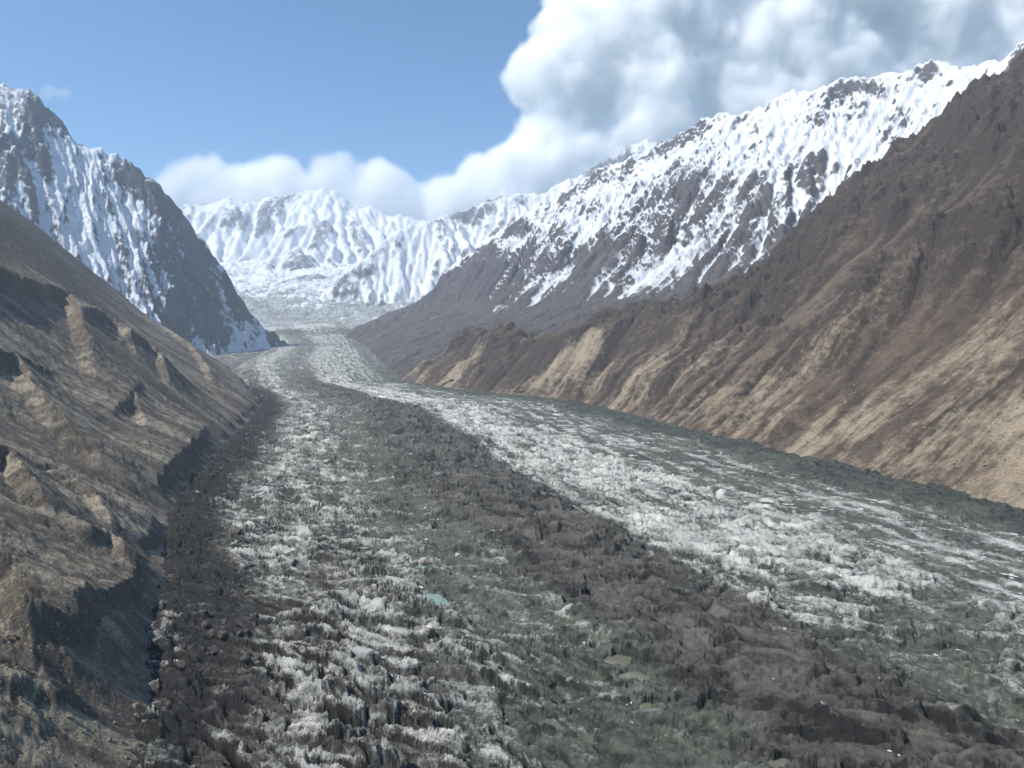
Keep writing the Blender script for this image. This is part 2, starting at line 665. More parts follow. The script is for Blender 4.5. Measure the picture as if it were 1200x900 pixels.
# gullied moraine cliff along the foot
wl_ = d + 60 * fbm(t / 260, d / 400, 4, 0.55, seed=131)
for c0, hgt, w, sd in ((75, 46, 24, 141), (260, 70, 34, 142)):
    m = sstep(-0.15, 0.25, fbm(t / 420, d / 900, 3, seed=sd)) * (1 - 0.9 * fan)
    z = z + hgt * m * (sstep(c0 - w, c0 + w, wl_) - sstep(c0 + w, c0 + w + 260, wl_))
rib = fbm(t / 34, d / 420, 4, 0.6, seed=133, mode=1)
z = z + 9 * rib * sstep(5, 60, d) * sstep(520, 260, d) * (1 - 0.9 * fan)
zb = z.copy()
z = z + sstep(0, 60, d) * (3.5 - 2 * fan) * fbm(g.x / 22, g.y / 22, 4, 0.6, seed=106)
gx, gy = g.grad(zb)
steep = np.sqrt(gx * gx + gy * gy)
strk = fbm(t / 45, d / 600, 4, 0.62, seed=112)
low = 1 - sstep(150, 480, d + 190 * fbm(t / 210, d / 300, 3, seed=115))
tone = 0.42 + 0.5 * strk + 0.35 * fbm(g.x / 300, g.y / 300, 4, seed=113) - 0.30 * sstep(0.9, 1.5, steep) + 0.006 * np.clip(gul, -60, 60) - 0.25 * crag
tan = -0.16 + 0.20 * strk + 0.22 * fbm(t / 9, d / 160, 3, 0.6, seed=120) + 0.75 * fbm(t / 210, d / 330, 5, 0.6, seed=114) + 0.52 * low + 0.10 * fan
red = 0.1 + 0.9 * fbm(g.x / 330, g.y / 330, 4, 0.55, seed=116) + 0.35 * fan
mat = rock_material("valley_wall_rock", (0.064, 0.048, 0.036), (0.205, 0.156, 0.110), (0.35, 0.285, 0.20), snow=False, grain=4.0, red=(0.205, 0.138, 0.094), bumpk=4.5)
SURF["right"] = (g, z, d)
g.build("valley_wall_brown", z, mat, {"tone": tone, "tan": tan, "red": red}, keep=(d > -60) & (beyond < 300),
        label="brown rocky valley wall with tan cliffs right of the glacier")


# ------------------------------------------------------------------ snow mountains
def mountain(name, label, grid, ridge, fall, er, fine, line, soft, seed, mat, slope=(0.75, 1.25, 0.7), gul=0.35, low=None, crop=2000, bare=0.0, apron=None, big=3.4):
    g = grid
    z, d, t, s = roof(g.x, g.y, ridge, fall)
    z = blur(z, 5)
    if apron is not None:
        z = np.maximum(z, np.minimum(apron(g.x, g.y), z + 1200))
        z = blur(z, 2)
    up = sstep(0, 300, d) * 0.6 + 0.4

    def base(x, y):
        zz = roof(x, y, ridge, fall)[0]
        if apron is not None:
            zz = np.maximum(zz, np.minimum(apron(x, y), zz + 1200))
        return zz
    px = [p[0] for p in ridge]
    py = [p[1] for p in ridge]
    bx = (max(min(px) - 1500, g.x.min()), min(max(px) + 1500, g.x.max()), max(min(py) - crop, g.y.min() - 50), min(max(py) + 900, g.y.max()))
    cut, area = carve(base, *bx, *er, noise=(er[0] * big, er[0] * 36), talus=1.6, pin=er[0] * 60)
    add = cut(g.x, g.y)
    la = area(g.x, g.y)
    z = z + add * (1.0 if low is None else lerp(0.5, 1.0, sstep(low[0] - 150, low[1], z)))
    cw = np.exp(-d / 220.0)
    z = z + cw * er[0] * (4.6 * fbm(g.x / (er[0] * 22), g.y / (er[0] * 22), 4, 0.6, seed=seed + 12, mode=1) - 0.4)
    hi = np.ones_like(z) if low is None else sstep(low[0], low[1], z) * 0.8 + 0.2
    # ribs, couloirs and ledges in the mountain's own axes
    ax, ay = ridge[-1][0] - ridge[0][0], ridge[-1][1] - ridge[0][1]
    L = math.hypot(ax, ay)
    ax, ay = ax / L, ay / L
    q = fine[1]
    T = g.x * ax + g.y * ay + 0.45 * q * fbm(g.x / (1.6 * q), g.y / (1.6 * q), 4, 0.6, seed=seed + 2)
    P = g.y * ax - g.x * ay + 0.9 * q * fbm(g.x / (1.8 * q), g.y / (1.8 * q), 3, seed=seed + 6)
    f1 = fbm(T / q, P / (3.4 * q), 4, 0.58, seed=seed + 3, mode=1)
    f2 = fbm((T + 0.25 * P) * 3.3 / q, P * 1.1 / q, 4, 0.62, seed=seed + 7, mode=1)
    f3 = fbm(T / (2.2 * q), (z + 0.4 * T + 0.2 * P) / (0.16 * q), 4, 0.6, seed=seed + 8)
    z = z + hi * (0.4 + 0.6 * up) * fine[0] * (f1 + 0.45 * f2 + 0.22 * f3)
    gx, gy = g.grad(0.75 * blur(z, 4) + 0.25 * z)
    st = np.sqrt(gx * gx + gy * gy)
    n = 0.36 * fbm(T / (1.4 * q), P / (5.0 * q), 5, 0.58, seed=seed + 4) + 0.15 * fbm(T / (0.42 * q), P / (1.3 * q), 4, 0.6, seed=seed + 9) + 0.18 * f3 \
        + 0.7 * fbm(g.x / (4 * q), g.y / (4 * q), 4, seed=seed + 10)
    sn = np.clip(0.5 + (z - line) / soft, -0.4, 1.0 - bare) - 0.08 + n + np.clip(-gul * add / 40, -0.45, 0.45) + 0.14 * (la - 1.2) - 0.12 * f1 - slope[2] * (sstep(slope[0], slope[1], st) - 0.35)
    sn = np.where(z < line - 1.1 * soft, np.minimum(sn, 0.2), sn)
    tone = 0.45 + 0.4 * fbm(g.x / 220, g.y / 220, 4, seed=seed + 5) - 0.2 * sstep(1.0, 1.8, st) + 0.3 * f3
    tan = np.zeros_like(z) - 0.4 + 0.5 * sstep(420, 200, z) * (low is not None)
    keep = (z > zg(g.y) - 70) & (d < crop)
    g.build(name, z, mat, {"tone": tone, "tan": tan, "snow": sn}, label=label, keep=keep)
    return z


cold = rock_material("cold_dark_rock", (0.055, 0.055, 0.058), (0.16, 0.155, 0.15), (0.2, 0.17, 0.13), True, 9.0)
brownrock = rock_material("snow_ridge_rock", (0.058, 0.050, 0.047), (0.135, 0.115, 0.102), (0.26, 0.21, 0.15), True, 9.0)
white = rock_material("glaciated_rock", (0.10, 0.10, 0.105), (0.20, 0.20, 0.20), (0.2, 0.2, 0.2), True, 14.0)

B = [at(*p) for p in ((-260, 40, 5600), (-90, 90, 5800), (5, 113, 6000), (40, 124, 6050), (95, 168, 6150), (145, 200, 6250), (190, 232, 6350), (232, 284, 6450),
                      (270, 338, 6550), (302, 376, 6650), (330, 405, 6750), (345, 440, 6800))]
mountain("snowy_mountain_steep", "steep dark rock mountain streaked with snow rising left of the valley",
         Grid(-41, -13, 420, rspace(3900, 7300, 360, 0.6)), B, ([0, 250, 1500, 4000], [0, 265, 1640, 4000]),
         (24.0, 0.8, 18, 201), (72, 190.0), 230, 1700, 200, cold, (0.95, 2.1, 1.1), 0.35, crop=3000, bare=0.1, big=5.0)

def d_apron(x, y):
    w, d, t = right_wall(x, y)
    return zg(y) + np.interp(d, [-100, 0, 60, 350, 1200, 2600], [-80, 0, 28, 120, 360, 620])


D = [at(*p) for p in ((1420, -40, 4300), (1270, 30, 4700), (1185, 70, 5000), (1120, 84, 5300), (1060, 96, 5600), (1000, 106, 5800), (930, 116, 6000), (860, 136, 6300), (790, 170, 6700), (745, 192, 6900), (700, 210, 7200),
                      (640, 245, 7500), (590, 275, 7550), (545, 303, 7600), (500, 345, 7600), (440, 396, 7300), (400, 440, 7300))]
mountain("snowy_ridge", "long ridge white with snow above brown lower slopes right of the glacier",
         Grid(-13, 42, 600, rspace(3600, 7900, 400, 0.6)), D, ([0, 300, 1500, 4500], [0, 245, 1215, 3300]),
         (25.0, 0.5, 18, 301), (60, 180.0), 860, 640, 300, brownrock, (0.65, 1.5, 1.1), 0.40, (500, 1000), crop=4000, apron=d_apron)

F = [at(*p) for p in ((760, 170, 10800), (640, 236, 10500), (567, 243, 10300), (543, 262, 10200), (490, 266, 9900), (463, 280, 9700), (420, 318, 9300), (380, 350, 9000), (345, 382, 8700), (320, 410, 8600))]
mountain("snowy_spur", "white snow covered spur beside the far icefall",
         Grid(-18, 12, 300, rspace(7200, 11500, 220, 0.5)), F, ([0, 300, 1500, 4500], [0, 250, 1050, 2900]),
         (36.0, 0.9, 14, 401), (48, 260.0), 250, 900, 400, white, (0.8, 1.8, 0.8), 0.3, big=5.5)

Cc = [at(*p) for p in ((60, 262, 13500), (200, 258, 13800), (262, 246, 14000), (310, 238, 14200), (390, 229, 14300), (430, 240, 14300), (480, 262, 14200), (560, 255, 14200), (660, 250, 14000), (820, 240, 13800))]
mountain("snow_massif", "distant white massif closing the head of the valley",
         Grid(-32, 14, 340, rspace(9000, 15200, 210, 0.5)), Cc, ([0, 300, 2000, 5000], [0, 260, 1350, 2700]),
         (50.0, 0.9, 14, 501), (55, 380.0), 0, 1200, 500, white, (0.8, 1.8, 0.7), 0.3, crop=6000, big=7.0)

# ------------------------------------------------------------------ glacier
g = Grid(-40, 38, 1150, rspace(300, 8200, 800, 1.1))
dl, tl, sl = polydist(g.x, g.y, LEFT)
dr, tr, sr = polydist(g.x, g.y, RIGHT)
dl = -dl * sl
dr = dr * sr
u = dl / np.maximum(dl + dr, 1.0)            # 0 left bank .. 1 right bank
u = np.where(dl < 0, dl / 1100, np.where(dr < 0, 1 - dr / 1100, u))
uc = np.clip(u, 0, 1)
W = 1150.0
s_ = tl * (1 - uc) + tr * uc
lat = u * W
far = sstep(2600, 5200, g.y)
uw = u + 0.05 * fbm(s_ / 500, u * 6, 4, seed=301) + 0.03 * fbm(g.x / 60, g.y / 60, 4, 0.6, seed=300)
near = sstep(900, 520, g.y)
white_r = bandw(uw, 0.455, 0.66, 0.05) * (1 - 0.85 * near) * (1 - 0.5 * sstep(3400, 4600, g.y))
streak_r = bandw(uw, 0.67, 0.86, 0.04)
dark_r = sstep(0.84, 0.90, uw) * (1 - 0.8 * far)
medial = bandw(uw, 0.30, 0.425, 0.055) * (1 - 0.9 * sstep(3300, 4300, g.y))
gray_l = bandw(uw, 0.07, 0.21, 0.05)
dark_l = (1 - sstep(0.02, 0.08, uw)) * (1 - 0.25 * near) * (1 - 0.9 * sstep(3200, 4000, g.y))
# crevassed ice: waves across the flow with a steep downstream face, broken into blocks
arch = s_ + 140 * np.cos((uc - 0.4) * 2.6)
wx_ = lat + 30 * fbm(lat / 90, s_ / 90, 3, seed=302)
ws_ = arch + 26 * fbm(lat / 85, s_ / 85, 3, seed=303)
ws_ = ws_ + 0.42 * (lat - 380)                # crevasses swing down-valley towards the right
big = fbm(wx_ / 210, ws_ / 130, 3, 0.5, seed=307)
calm = sstep(-0.05, 0.45, fbm(lat / 120, s_ / 260, 3, seed=309))


def waves(L, wob, across, seed):
    ph = ws_ / L + wob * fbm(wx_ / across, ws_ / (L * 2.2), 4, 0.55, seed=seed) + 0.10 * fbm(wx_ / 12, ws_ / 12, 3, 0.6, seed=seed + 1)
    f = ph - np.floor(ph)
    k = np.floor(ph).astype(np.int32)
    a = sstep(-0.25, 0.45, fbm(wx_ / (across * .8) + 17.3 * (k % 97), ph * 0, 2, seed=seed + 2))
    return a * (np.minimum(f / 0.13, 1) - np.clip((f - 0.13) / 0.87, 0, 1) ** 0.8), f, a


h1, f1_, a1_ = waves(46.0, 1.5, 95.0, 340)
h2, f2_, a2_ = waves(24.0, 1.6, 60.0, 350)
gap, cid, ox, oy = cells((wx_ + 5 * fbm(g.x / 14, g.y / 14, 3, seed=360)) / 30, (ws_ + 5 * fbm(g.x / 14, g.y / 14, 3, seed=361)) / 16, 362)
blk = (JX[cid] - 0.5) * 4.2 + (JX[(cid * 7) & (NP - 1)] - 0.3) * oy * 7.0 + (JY[cid] - 0.5) * ox * 6.5 - 3.2 * (1 - sstep(0.0, 0.22, gap))
gap2, cid2, ox2, oy2 = cells((wx_ + 2 * fbm(g.x / 5, g.y / 5, 2, seed=363)) / 8.5, (ws_ + 2 * fbm(g.x / 5, g.y / 5, 2, seed=364)) / 6.0, 365)
blk2 = (JX[cid2] - 0.5) * 1.5 + (JX[(cid2 * 7) & (NP - 1)] - 0.5) * oy2 * 2.2 + (JY[cid2] - 0.5) * ox2 * 2.2 - 0.9 * (1 - sstep(0.0, 0.2, gap2))
n2 = fbm(wx_ / 26, ws_ / 11, 4, 0.55, seed=306, mode=1)
jag = 0.85 + 0.5 * gray_l + 0.7 * white_r + 0.7 * dark_l - 0.45 * streak_r + 0.35 * medial - 0.30 * dark_r - 0.35 * calm
pin = bandw(uw, 0.055, 0.15, 0.03) * sstep(760, 560, g.y)                # tall dirty fins low on the left
wav = 0.85 + 0.85 * medial + 0.15 * gray_l - 0.4 * streak_r + 0.2 * dark_r
sd = 1 - 0.8 * far
fz = 1 - 0.35 * far
z0_ = zg(g.y) + (14 * np.sin(uc * np.pi) + 13 * medial + 9 * big + 8 * dark_r * sstep(1.0, 0.93, u) + 7 * dark_l) * sd
lon = fbm(wx_ / 42, s_ / 330, 4, 0.58, seed=367, mode=1)             # long ridges along the flow
ribs = fbm(wx_ / 9, ws_ / 60, 3, 0.6, seed=366, mode=1)
hgt = wav * (5.8 * h1 + 6.4 * h2) * (1 - 0.35 * calm) + jag * (blk * 0.95 + blk2 * 0.6) + (2.1 + 1.2 * medial + 0.6 * gray_l) * n2 + (2.6 + 4.5 * medial + 1.5 * streak_r + 1.5 * dark_r) * lon + pin * (9 * (JX[cid] - 0.3) + 3 * ribs)
z = z0_ + hgt * fz + 0.5 * fbm(g.x / 3.2, g.y / 3.2, 3, 0.6, seed=308)
z = z - sstep(0, -60, dl) * 18 - sstep(0, -60, dr) * 18
zsm = blur(z, 7)

# ponds: level spots in the ice
PONDS = []


def ground_hit(px, py, zz):
    rx, rz = ray(px, py)
    Y = np.linspace(350, 2500, 6000)
    R_ = np.hypot(rx * Y, Y)
    i = np.clip(np.searchsorted(g.R, R_), 0, len(g.R) - 1)
    j = np.clip(np.searchsorted(g.th, math.atan(rx)), 0, len(g.th) - 1)
    k = np.argmax(zz[i, j] > CAM_H + rz * Y)
    return rx * Y[k], Y[k], zz[i[k], j]


for px, py, rw, rl, rot, kind in ((509, 701, 12, 22, 0.5, 0), (497, 662, 9, 6, 0.2, 0), (726, 770, 11, 10, -0.3, 1), (745, 789, 10, 9, -0.7, 1), (691, 759, 4, 4, 0.2, 1),
                                  (757, 824, 4, 7, -0.6, 1), (912, 890, 9, 4, 0.3, 1), (425, 640, 8, 6, 0.2, 0)):
    x_, y_, z_ = ground_hit(px, py, zsm)
    dx_, dy_ = g.x - x_, g.y - y_
    c_, n_ = math.cos(rot), math.sin(rot)
    ex = (dx_ * c_ + dy_ * n_) / rw
    ey = (-dx_ * n_ + dy_ * c_) / rl
    rr_ = np.sqrt(ex * ex + ey * ey) + 0.75 * fbm(g.x / (0.8 * rw), g.y / (0.8 * rw), 4, 0.6, seed=370)
    lev = z_ - 2.0
    z = np.where(rr_ < 1.0, np.minimum(z, lev - 1.2 + 1.5 * np.clip(rr_, 0, 1) ** 3), np.where(rr_ < 1.9, np.maximum(z, lev + 0.35 + 1.2 * (rr_ - 1.0)), z))
    PONDS.append((x_, y_, lev, rw, rl, rot, kind))

gx, gy = g.grad(z)
st = np.sqrt(gx * gx + gy * gy)
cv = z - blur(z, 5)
fol = fbm(lat / 26, s_ / 240, 4, 0.62, seed=310)
blot = fbm(wx_ / 60, ws_ / 26, 4, 0.6, seed=311)
ice = 0.20 + 0.50 * white_r + 0.18 * streak_r + 0.29 * gray_l - 0.30 * medial - 0.5 * dark_r - 0.36 * dark_l + 0.22 * far + 0.40 * near * sstep(0.035, 0.0, u) 
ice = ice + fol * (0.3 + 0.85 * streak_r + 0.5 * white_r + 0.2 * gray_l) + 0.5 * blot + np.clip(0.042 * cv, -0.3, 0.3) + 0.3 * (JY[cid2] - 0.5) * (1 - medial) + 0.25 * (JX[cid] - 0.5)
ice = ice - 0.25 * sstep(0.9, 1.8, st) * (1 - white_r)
lowspot = sstep(1.0, -2.5, cv) * sstep(0.45, 0.2, st) * sstep(0.10, 0.28, fbm(wx_ / 34, ws_ / 12, 3, seed=371)) * (1 - far) * (1 - dark_r)
green = 0.35 + 0.6 * fbm(lat / 130, s_ / 400, 4, seed=312) + 0.5 * bandw(uw, 0.19, 0.30, 0.04) - 0.8 * medial - 0.7 * dark_l + 0.5 * dark_r + 0.55 * bandw(uw, 0.47, 0.9, .04) + 0.4 * blot - pin
tonev = 0.52 + 0.30 * fbm(wx_ / 34, ws_ / 20, 4, 0.6, seed=313) + 0.2 * big - 0.60 * dark_l - 0.25 * dark_r - 0.20 * medial + 0.2 * far
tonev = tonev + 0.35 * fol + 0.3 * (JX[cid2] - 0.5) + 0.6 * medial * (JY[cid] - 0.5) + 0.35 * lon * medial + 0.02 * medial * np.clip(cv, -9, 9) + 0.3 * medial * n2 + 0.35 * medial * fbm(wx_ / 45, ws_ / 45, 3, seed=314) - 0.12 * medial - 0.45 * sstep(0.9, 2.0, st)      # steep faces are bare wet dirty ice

m = NT("glacier_surface")
nf = m.noise(1.5, 5, 0.7)
nm = m.noise(6.0, 8, 0.7)
nl = m.noise(45.0, 6, 0.62)
tone = m.math('ADD', m.attr("tone"), m.math('MULTIPLY', m.math('SUBTRACT', nm, 0.5), 1.8), clamp=True)
brown = m.mix(tone, (0.019, 0.0182, 0.0162), (0.125, 0.119, 0.100))
grn = m.mix(tone, (0.025, 0.028, 0.0225), (0.146, 0.154, 0.120))
col = m.mix(m.ramp(m.math('ADD', m.attr("green"), m.math('MULTIPLY', m.math('SUBTRACT', nl, 0.5), 0.9)), 0.1, 0.7), brown, grn)
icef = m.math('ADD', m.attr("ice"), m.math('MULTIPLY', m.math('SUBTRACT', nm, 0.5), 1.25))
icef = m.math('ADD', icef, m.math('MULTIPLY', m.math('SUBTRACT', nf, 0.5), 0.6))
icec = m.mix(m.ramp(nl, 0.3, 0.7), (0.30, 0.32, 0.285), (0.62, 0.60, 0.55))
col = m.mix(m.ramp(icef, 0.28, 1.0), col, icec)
col = m.mix(m.ramp(m.math('ADD', m.attr("patch"), m.math('MULTIPLY', m.math('SUBTRACT', nm, 0.5), 0.5)), 0.4, 0.55), col, (0.62, 0.62, 0.60))
nor = m.bump(m.noise(8.0, 10, 0.72), 4.0, 0.9)
mat = m.finish(col, 0.85, nor, 0.25)
SURF["ice"] = (g, z, u)
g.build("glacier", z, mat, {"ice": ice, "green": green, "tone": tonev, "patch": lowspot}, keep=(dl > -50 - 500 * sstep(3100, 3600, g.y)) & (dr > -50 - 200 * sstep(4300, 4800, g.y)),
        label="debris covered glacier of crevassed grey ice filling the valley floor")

def water_material(name, colr):
    w = NT(name)
    c = w.mix(w.noise(6, 4), tuple(v * 0.9 for v in colr), tuple(v * 1.1 for v in colr))
    return w.finish(c, 0.12, w.bump(w.noise(0.8, 3), 0.02, 0.5), 0.35)


teal = water_material("milky_green_water", (0.20, 0.285, 0.225))
olive = water_material("silty_water", (0.135, 0.135, 0.095))
PN = ("milky green meltwater pond, the largest on the grey ice", "small pale green pond just behind the largest green pond", "silty olive pond at the foot of the dark central mounds",
      "silty olive pool joined to the near side of the olive pond", "tiny silty pool left of the olive pond", "narrow silty pool below the olive pond",
      "silty pool at the bottom edge of the picture", "faint green pool among grey seracs")
for k, (x_, y_, lev, rw, rl, rot, kind) in enumerate(PONDS):
    pv = [(1.45 * rw * math.cos(a), 1.45 * rl * math.sin(a), 0) for a in np.linspace(0, 2 * math.pi, 32, endpoint=False)]
    me = bpy.data.meshes.new("meltwater_pond")
    me.from_pydata(pv, [], [tuple(range(32))])
    me.materials.append(olive if kind else teal)
    o = bpy.data.objects.new("meltwater_pond", me)
    scene.collection.objects.link(o)
    o.location = (x_, y_, lev)
    o.rotation_euler = (0, 0, rot)
    o["kind"] = "structure"
    o["label"] = PN[k]

# far glacier tongue and icefall behind the steep mountain
g = Grid(-31, -6, 260, rspace(7300, 13200, 230, 0.5))
n1 = fbm(g.x / 130, g.y / 75, 5, 0.62, seed=330, mode=1)
gap, cid, ox, oy = cells(g.x / 95 + 0.4 * n1, g.y / 60 + 0.4 * n1, 333)
stp = fbm(g.x / 900, g.y / 420, 3, seed=332)
up = sstep(7600, 9200, g.y)
z = zg(g.y) - 10 + (0.25 + 0.75 * up) * (30 * n1 + 26 * JX[cid] - 30 * (1 - sstep(0, 0.25, gap))) + up * (90 * stp + 70 * fbm(g.x / 600, g.y / 600, 3, seed=331))
icegrey = rock_material("glacier_ice_far", (0.15, 0.155, 0.15), (0.26, 0.27, 0.26), (0.36, 0.38, 0.37), True, 14.0)
g.build("icefall", z, icegrey, {"tone": z * 0 + 1.0, "tan": z * 0 + 0.9 * JX[cid], "snow": -0.05 + 0.55 * sstep(8000, 10600, g.y) + 0.4 * n1 + 0.6 * stp + 0.4 * (JY[cid] - 0.5)}, label="broken white icefall at the head of the valley")

# ------------------------------------------------------------------ ground under everything
gm = NT("ground_rock")
gm = gm.finish(gm.mix(gm.noise(300, 6), (0.06, 0.05, 0.045), (0.15, 0.13, 0.1)))
xs = np.linspace(-15800, 15800, 80)
ys = np.concatenate([np.linspace(-2900, 8000, 50), np.linspace(8200, 16400, 40)])
gv = [(x, y, float(np.interp(y, ZG_Y, ZG_Z)) - 60) for y in ys for x in xs]
gf = [(j * 80 + i, j * 80 + i + 1, (j + 1) * 80 + i + 1, (j + 1) * 80 + i) for j in range(len(ys) - 1) for i in range(79)]
me = bpy.data.meshes.new("ground")
me.from_pydata(gv, [], gf)
me.materials.append(gm)
o = bpy.data.objects.new("ground", me)
scene.collection.objects.link(o)
o["kind"] = "structure"
o["label"] = "bare rock ground below the valley"
if 0:
    print("TRIS", {x.name: len(x.data.polygons) * 2 for x in scene.objects if x.type == 'MESH'})
if 0:
    print("TRIS", sum(len(x.data.polygons) * 2 for x in scene.objects if x.type == 'MESH'))

# ------------------------------------------------------------------ boulders
def boulder_mesh(name, mat, seed, sub=2):
    r = random.Random(seed)
    bm = bmesh.new()
    bmesh.ops.create_icosphere(bm, subdivisions=sub, radius=1.0)
    planes = []
    for _ in range(9):
        v = Vector((r.gauss(0, 1), r.gauss(0, 1), r.gauss(0, 1))).normalized()
        planes.append((v, r.uniform(0.55, 0.9)))
    for v in bm.verts:
        for nrm, k in planes:                  # broken flat faces
            e = v.co.dot(nrm) - k
            if e > 0:
                v.co -= nrm * e
        v.co *= 1 + r.uniform(-0.04, 0.04)
        v.co.x *= 1.15
        v.co.z *= 0.8
    me = bpy.data.meshes.new(name)
    bm.to_mesh(me)
    bm.free()
    me.materials.append(mat)
    return me


def boulder_material(name, a, b):
    w = NT(name)
    c = w.mix(w.noise(1.6, 7, 0.65), a, b)
    return w.finish(c, 0.95, w.bump(w.noise(1.0, 8, 0.7), 0.35, 0.8))


def surf_z(key, x, y):
    g, z, d = SURF[key]
    i = min(max(int(np.searchsorted(g.R, math.hypot(x, y))), 0), len(g.R) - 1)
    j = min(max(int(np.searchsorted(g.th, math.atan2(x, y))), 0), len(g.th) - 1)
    return float(z[i, j]), float(d[i, j])


def scatter(key, n, px0, px1, py0, py1, dlo, dhi, size, mat, label, group, seed):
    """boulders over the patch of ground seen between these picture limits"""
    r = random.Random(seed)
    kinds = [boulder_mesh("boulder", mat, seed * 10 + k) for k in range(5)]
    g, z, d = SURF[key]
    made, tries = 0, 0
    while made < n and tries < n * 60:
        tries += 1
        rx, rz = ray(r.uniform(px0, px1), r.uniform(py0, py1))
        j = min(max(int(np.searchsorted(g.th, math.atan(rx))), 0), len(g.th) - 1)
        Yc = g.R * math.cos(g.th[j])
        hitk = np.nonzero(z[:, j] > CAM_H + rz * Yc)[0]
        if len(hitk) == 0 or not (dlo < d[hitk[0], j] < dhi):
            continue
        x, y = rx * Yc[hitk[0]], Yc[hitk[0]]
        s = size[0] * (size[1] / size[0]) ** (r.random() ** 2.2)
        o = bpy.data.objects.new("boulder", kinds[made % 5])
        scene.collection.objects.link(o)
        o.location = (x, y, surf_z(key, x, y)[0] + 0.15 * s)
        o.scale = (s, s * r.uniform(0.75, 1.1), s * r.uniform(0.75, 1.1))
        o.rotation_euler = (r.uniform(-.4, .4), r.uniform(-.4, .4), r.uniform(0, 6.28))
        o["label"] = label
        o["category"] = "boulder"
        o["group"] = group
        made += 1


pale = boulder_material("pale_boulder_stone", (0.16, 0.13, 0.10), (0.36, 0.30, 0.23))
darkb = boulder_material("dark_boulder_stone", (0.05, 0.043, 0.038), (0.13, 0.115, 0.10))
earth = boulder_material("brown_boulder_stone", (0.11, 0.09, 0.07), (0.26, 0.215, 0.16))
scatter("right", 90, 880, 1195, 430, 600, 8, 420, (1.3, 4.2), pale, "pale boulder lying on the brown scree below the right valley wall", "pale boulders on the right scree", 5)
scatter("ice", 60, 165, 300, 560, 800, 0.0, 0.075, (1.3, 5.0), darkb, "dark boulder on the black moraine along the left edge of the glacier", "dark boulders on the left moraine", 6)
scatter("left", 60, 0, 230, 470, 895, 6, 500, (0.7, 2.4), earth, "brown boulder resting on the eroded left slope", "boulders on the left slope", 7)

# ------------------------------------------------------------------ clouds, beyond and above the air box
def cloud_material(name, dens, aniso=0.0):
    m = bpy.data.materials.new(name)
    m.use_nodes = True
    t = m.node_tree
    t.nodes.clear()
    out = t.nodes.new("ShaderNodeOutputMaterial")
    v = t.nodes.new("ShaderNodeVolumePrincipled")
    v.inputs["Color"].default_value = (1, 1, 1, 1)
    v.inputs["Density"].default_value = dens
    v.inputs["Density Attribute"].default_value = "density"
    v.inputs["Anisotropy"].default_value = aniso
    t.links.new(v.outputs[0], out.inputs["Volume"])
    return m


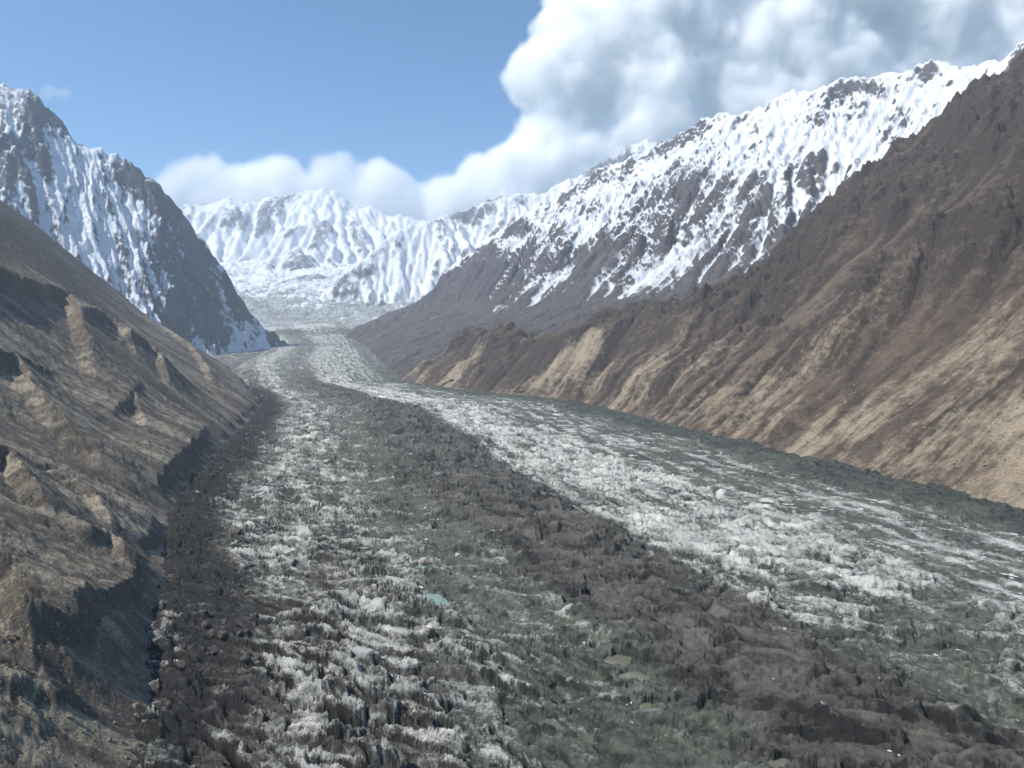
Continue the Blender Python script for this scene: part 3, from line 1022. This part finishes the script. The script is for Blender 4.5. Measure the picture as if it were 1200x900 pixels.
def make_cloud(name, label, blobs, voxel, dens, puff, amp, edge, flat=0.0, seed=0.0, stretch=(1, 1, 1), pad=1.25):
    """blobs: (centre, radius); a fog grid whose outline is broken up by cellular and fractal noise"""
    lo = [min(c[i] - r * pad * stretch[i] for c, r in blobs) for i in range(3)]
    hi = [max(c[i] + r * pad * stretch[i] for c, r in blobs) for i in range(3)]
    mid = [(a + b) / 2 for a, b in zip(lo, hi)]
    ng = bpy.data.node_groups.new(name + "_fog", 'GeometryNodeTree')
    ng.interface.new_socket("Geometry", in_out='OUTPUT', socket_type='NodeSocketGeometry')
    N, L = ng.nodes, ng.links

    def mth(op, a, b=0.0, clamp=False):
        n = N.new("ShaderNodeMath")
        n.operation = op
        n.use_clamp = clamp
        for s, v in zip(n.inputs, (a, b)):
            if isinstance(v, (int, float)):
                s.default_value = v
            else:
                L.new(v, s)
        return n.outputs[0]

    def vmth(op, a, b):
        n = N.new("ShaderNodeVectorMath")
        n.operation = op
        for s, v in zip(n.inputs, (a, b)):
            if isinstance(v, tuple):
                s.default_value = v
            else:
                L.new(v, s)
        return n.outputs["Value"] if op == 'LENGTH' else n.outputs[0]
    pos = N.new("GeometryNodeInputPosition").outputs[0]
    wn_ = N.new("ShaderNodeTexNoise")
    wn_.inputs["Scale"].default_value = 0.45 / puff
    wn_.inputs["Detail"].default_value = 2.0
    L.new(vmth('ADD', pos, (seed, seed * .7, 0)), wn_.inputs["Vector"])
    warp = vmth('SCALE', vmth('SUBTRACT', wn_.outputs["Color"], (0.5, 0.5, 0.5)), (0, 0, 0))
    warp.node.inputs["Scale"].default_value = puff * 0.9
    wp = vmth('ADD', pos, warp)
    body = None
    for c, r in blobs:
        q = vmth('DIVIDE', vmth('SUBTRACT', wp, tuple(a - b for a, b in zip(c, mid))), tuple(r * s for s in stretch))
        b = mth('SUBTRACT', 1.0, vmth('LENGTH', q, (0, 0, 0)))
        if body is None:
            body = b
        else:
            n = N.new("ShaderNodeMath")
            n.operation = 'SMOOTH_MAX'
            L.new(body, n.inputs[0])
            L.new(b, n.inputs[1])
            n.inputs[2].default_value = 0.30
            body = n.outputs[0]
    vo = N.new("ShaderNodeTexVoronoi")
    vo.feature = 'F1'
    vo.inputs["Scale"].default_value = 1.0 / puff
    vo.inputs["Detail"].default_value = 3.0
    vo.inputs["Roughness"].default_value = 0.55
    vo.inputs["Lacunarity"].default_value = 2.3
    L.new(wp, vo.inputs["Vector"])
    no = N.new("ShaderNodeTexNoise")
    no.inputs["Scale"].default_value = 0.8 / puff
    no.inputs["Detail"].default_value = 8.0
    no.inputs["Roughness"].default_value = 0.6
    L.new(vmth('ADD', pos, (seed * 2.1, 0, seed)), no.inputs["Vector"])
    e = mth('ADD', mth('MULTIPLY', mth('SUBTRACT', 0.45, vo.outputs["Distance"]), amp * 0.75),
            mth('MULTIPLY', mth('SUBTRACT', no.outputs[0], 0.5), amp * 1.9))
    d = mth('DIVIDE', mth('ADD', body, e), edge, True)
    vc = N.new("GeometryNodeVolumeCube")
    L.new(d, vc.inputs["Density"])
    vc.inputs["Background"].default_value = 0.0
    for i, ax in enumerate("XYZ"):
        vc.inputs["Resolution " + ax].default_value = max(8, int((hi[i] - lo[i]) / voxel))
    vc.inputs["Min"].default_value = [a - b for a, b in zip(lo, mid)]
    vc.inputs["Max"].default_value = [a - b for a, b in zip(hi, mid)]
    sm = N.new("GeometryNodeSetMaterial")
    sm.inputs["Material"].default_value = cloud_material(name + "_vapour", dens)
    L.new(vc.outputs[0], sm.inputs[0])
    go = N.new("NodeGroupOutput")
    L.new(sm.outputs[0], go.inputs[0])
    vol = bpy.data.volumes.new(name)
    o = bpy.data.objects.new(name, vol)
    scene.collection.objects.link(o)
    o.location = mid
    md = o.modifiers.new("fog", 'NODES')
    md.node_group = ng
    o["label"] = label
    o["category"] = "cloud"
    return o


CL = 19000.0


def blob(px, py, rp, dy=0.0):
    c = at(px, py, CL + dy)
    return (c, rp / 900.0 * (CL + dy))


make_cloud("cumulus_cloud", "huge white cumulus cloud with grey underside over the right ridge",
           [blob(670, 108, 80), blob(630, 95, 44), blob(735, 60, 110), blob(760, 0, 90), blob(800, 10, 120, 500), blob(770, 140, 110), blob(680, 175, 95), blob(620, 210, 75), blob(570, 212, 50), blob(640, 160, 60),
            blob(720, 240, 90), blob(870, 90, 140, 400), blob(960, 20, 150, 300), blob(980, 130, 120), blob(1080, 50, 150, 300), blob(1190, 40, 150, 300), blob(1300, 40, 170, 300), blob(1120, 140, 100),
            blob(1050, -90, 170, 400), blob(880, -90, 150, 300), blob(1240, -110, 180, 400), blob(760, -60, 80, 300)],
           70.0, 0.009, 1500.0, 0.44, 0.20, seed=300.0, stretch=(1, 0.55, 1), pad=1.15)
make_cloud("cloud_bank", "low white cloud bank behind the far massif",
           [blob(200, 232, 40), blob(245, 232, 52), blob(300, 240, 52), blob(355, 244, 54), blob(410, 246, 56), blob(465, 246, 58), blob(520, 244, 60), blob(575, 240, 62), blob(560, 205, 34), blob(330, 226, 52), blob(392, 226, 60), blob(440, 232, 60), blob(160, 245, 26), blob(280, 262, 50), blob(430, 265, 60)],
           75.0, 0.006, 1300.0, 0.5, 0.30, seed=900.0, stretch=(1, 0.7, 1), pad=1.15)
make_cloud("small_cloud", "tiny wisp of cloud alone above the steep left mountain",
           [blob(60, 106, 15), blob(72, 109, 12)], 30.0, 0.0022, 500.0, 0.8, 0.6, seed=120.0)

# ------------------------------------------------------------------ air
hz = bpy.data.meshes.new("haze")
x0, x1, y0, y1, z0, z1 = -16000, 16000, -3000, 16600, -301, 3150
vs = [(x, y, z) for z in (z0, z1) for x, y in ((x0, y0), (x1, y0), (x1, y1), (x0, y1))]
hz.from_pydata(vs, [], [(3, 2, 1, 0), (4, 5, 6, 7), (0, 1, 5, 4), (1, 2, 6, 5), (2, 3, 7, 6), (3, 0, 4, 7)])
hm = bpy.data.materials.new("air")
hm.use_nodes = True
t = hm.node_tree
t.nodes.clear()
ho = t.nodes.new("ShaderNodeOutputMaterial")
hv = t.nodes.new("ShaderNodeVolumePrincipled")
hv.inputs["Color"].default_value = (0.72, 0.85, 1.0, 1)
hv.inputs["Density"].default_value = 3.8e-5
hv.inputs["Anisotropy"].default_value = 0.2
t.links.new(hv.outputs[0], ho.inputs["Volume"])
hz.materials.append(hm)
o = bpy.data.objects.new("haze", hz)
scene.collection.objects.link(o)
o["kind"] = "stuff"
o["label"] = "pale blue haze filling the valley"
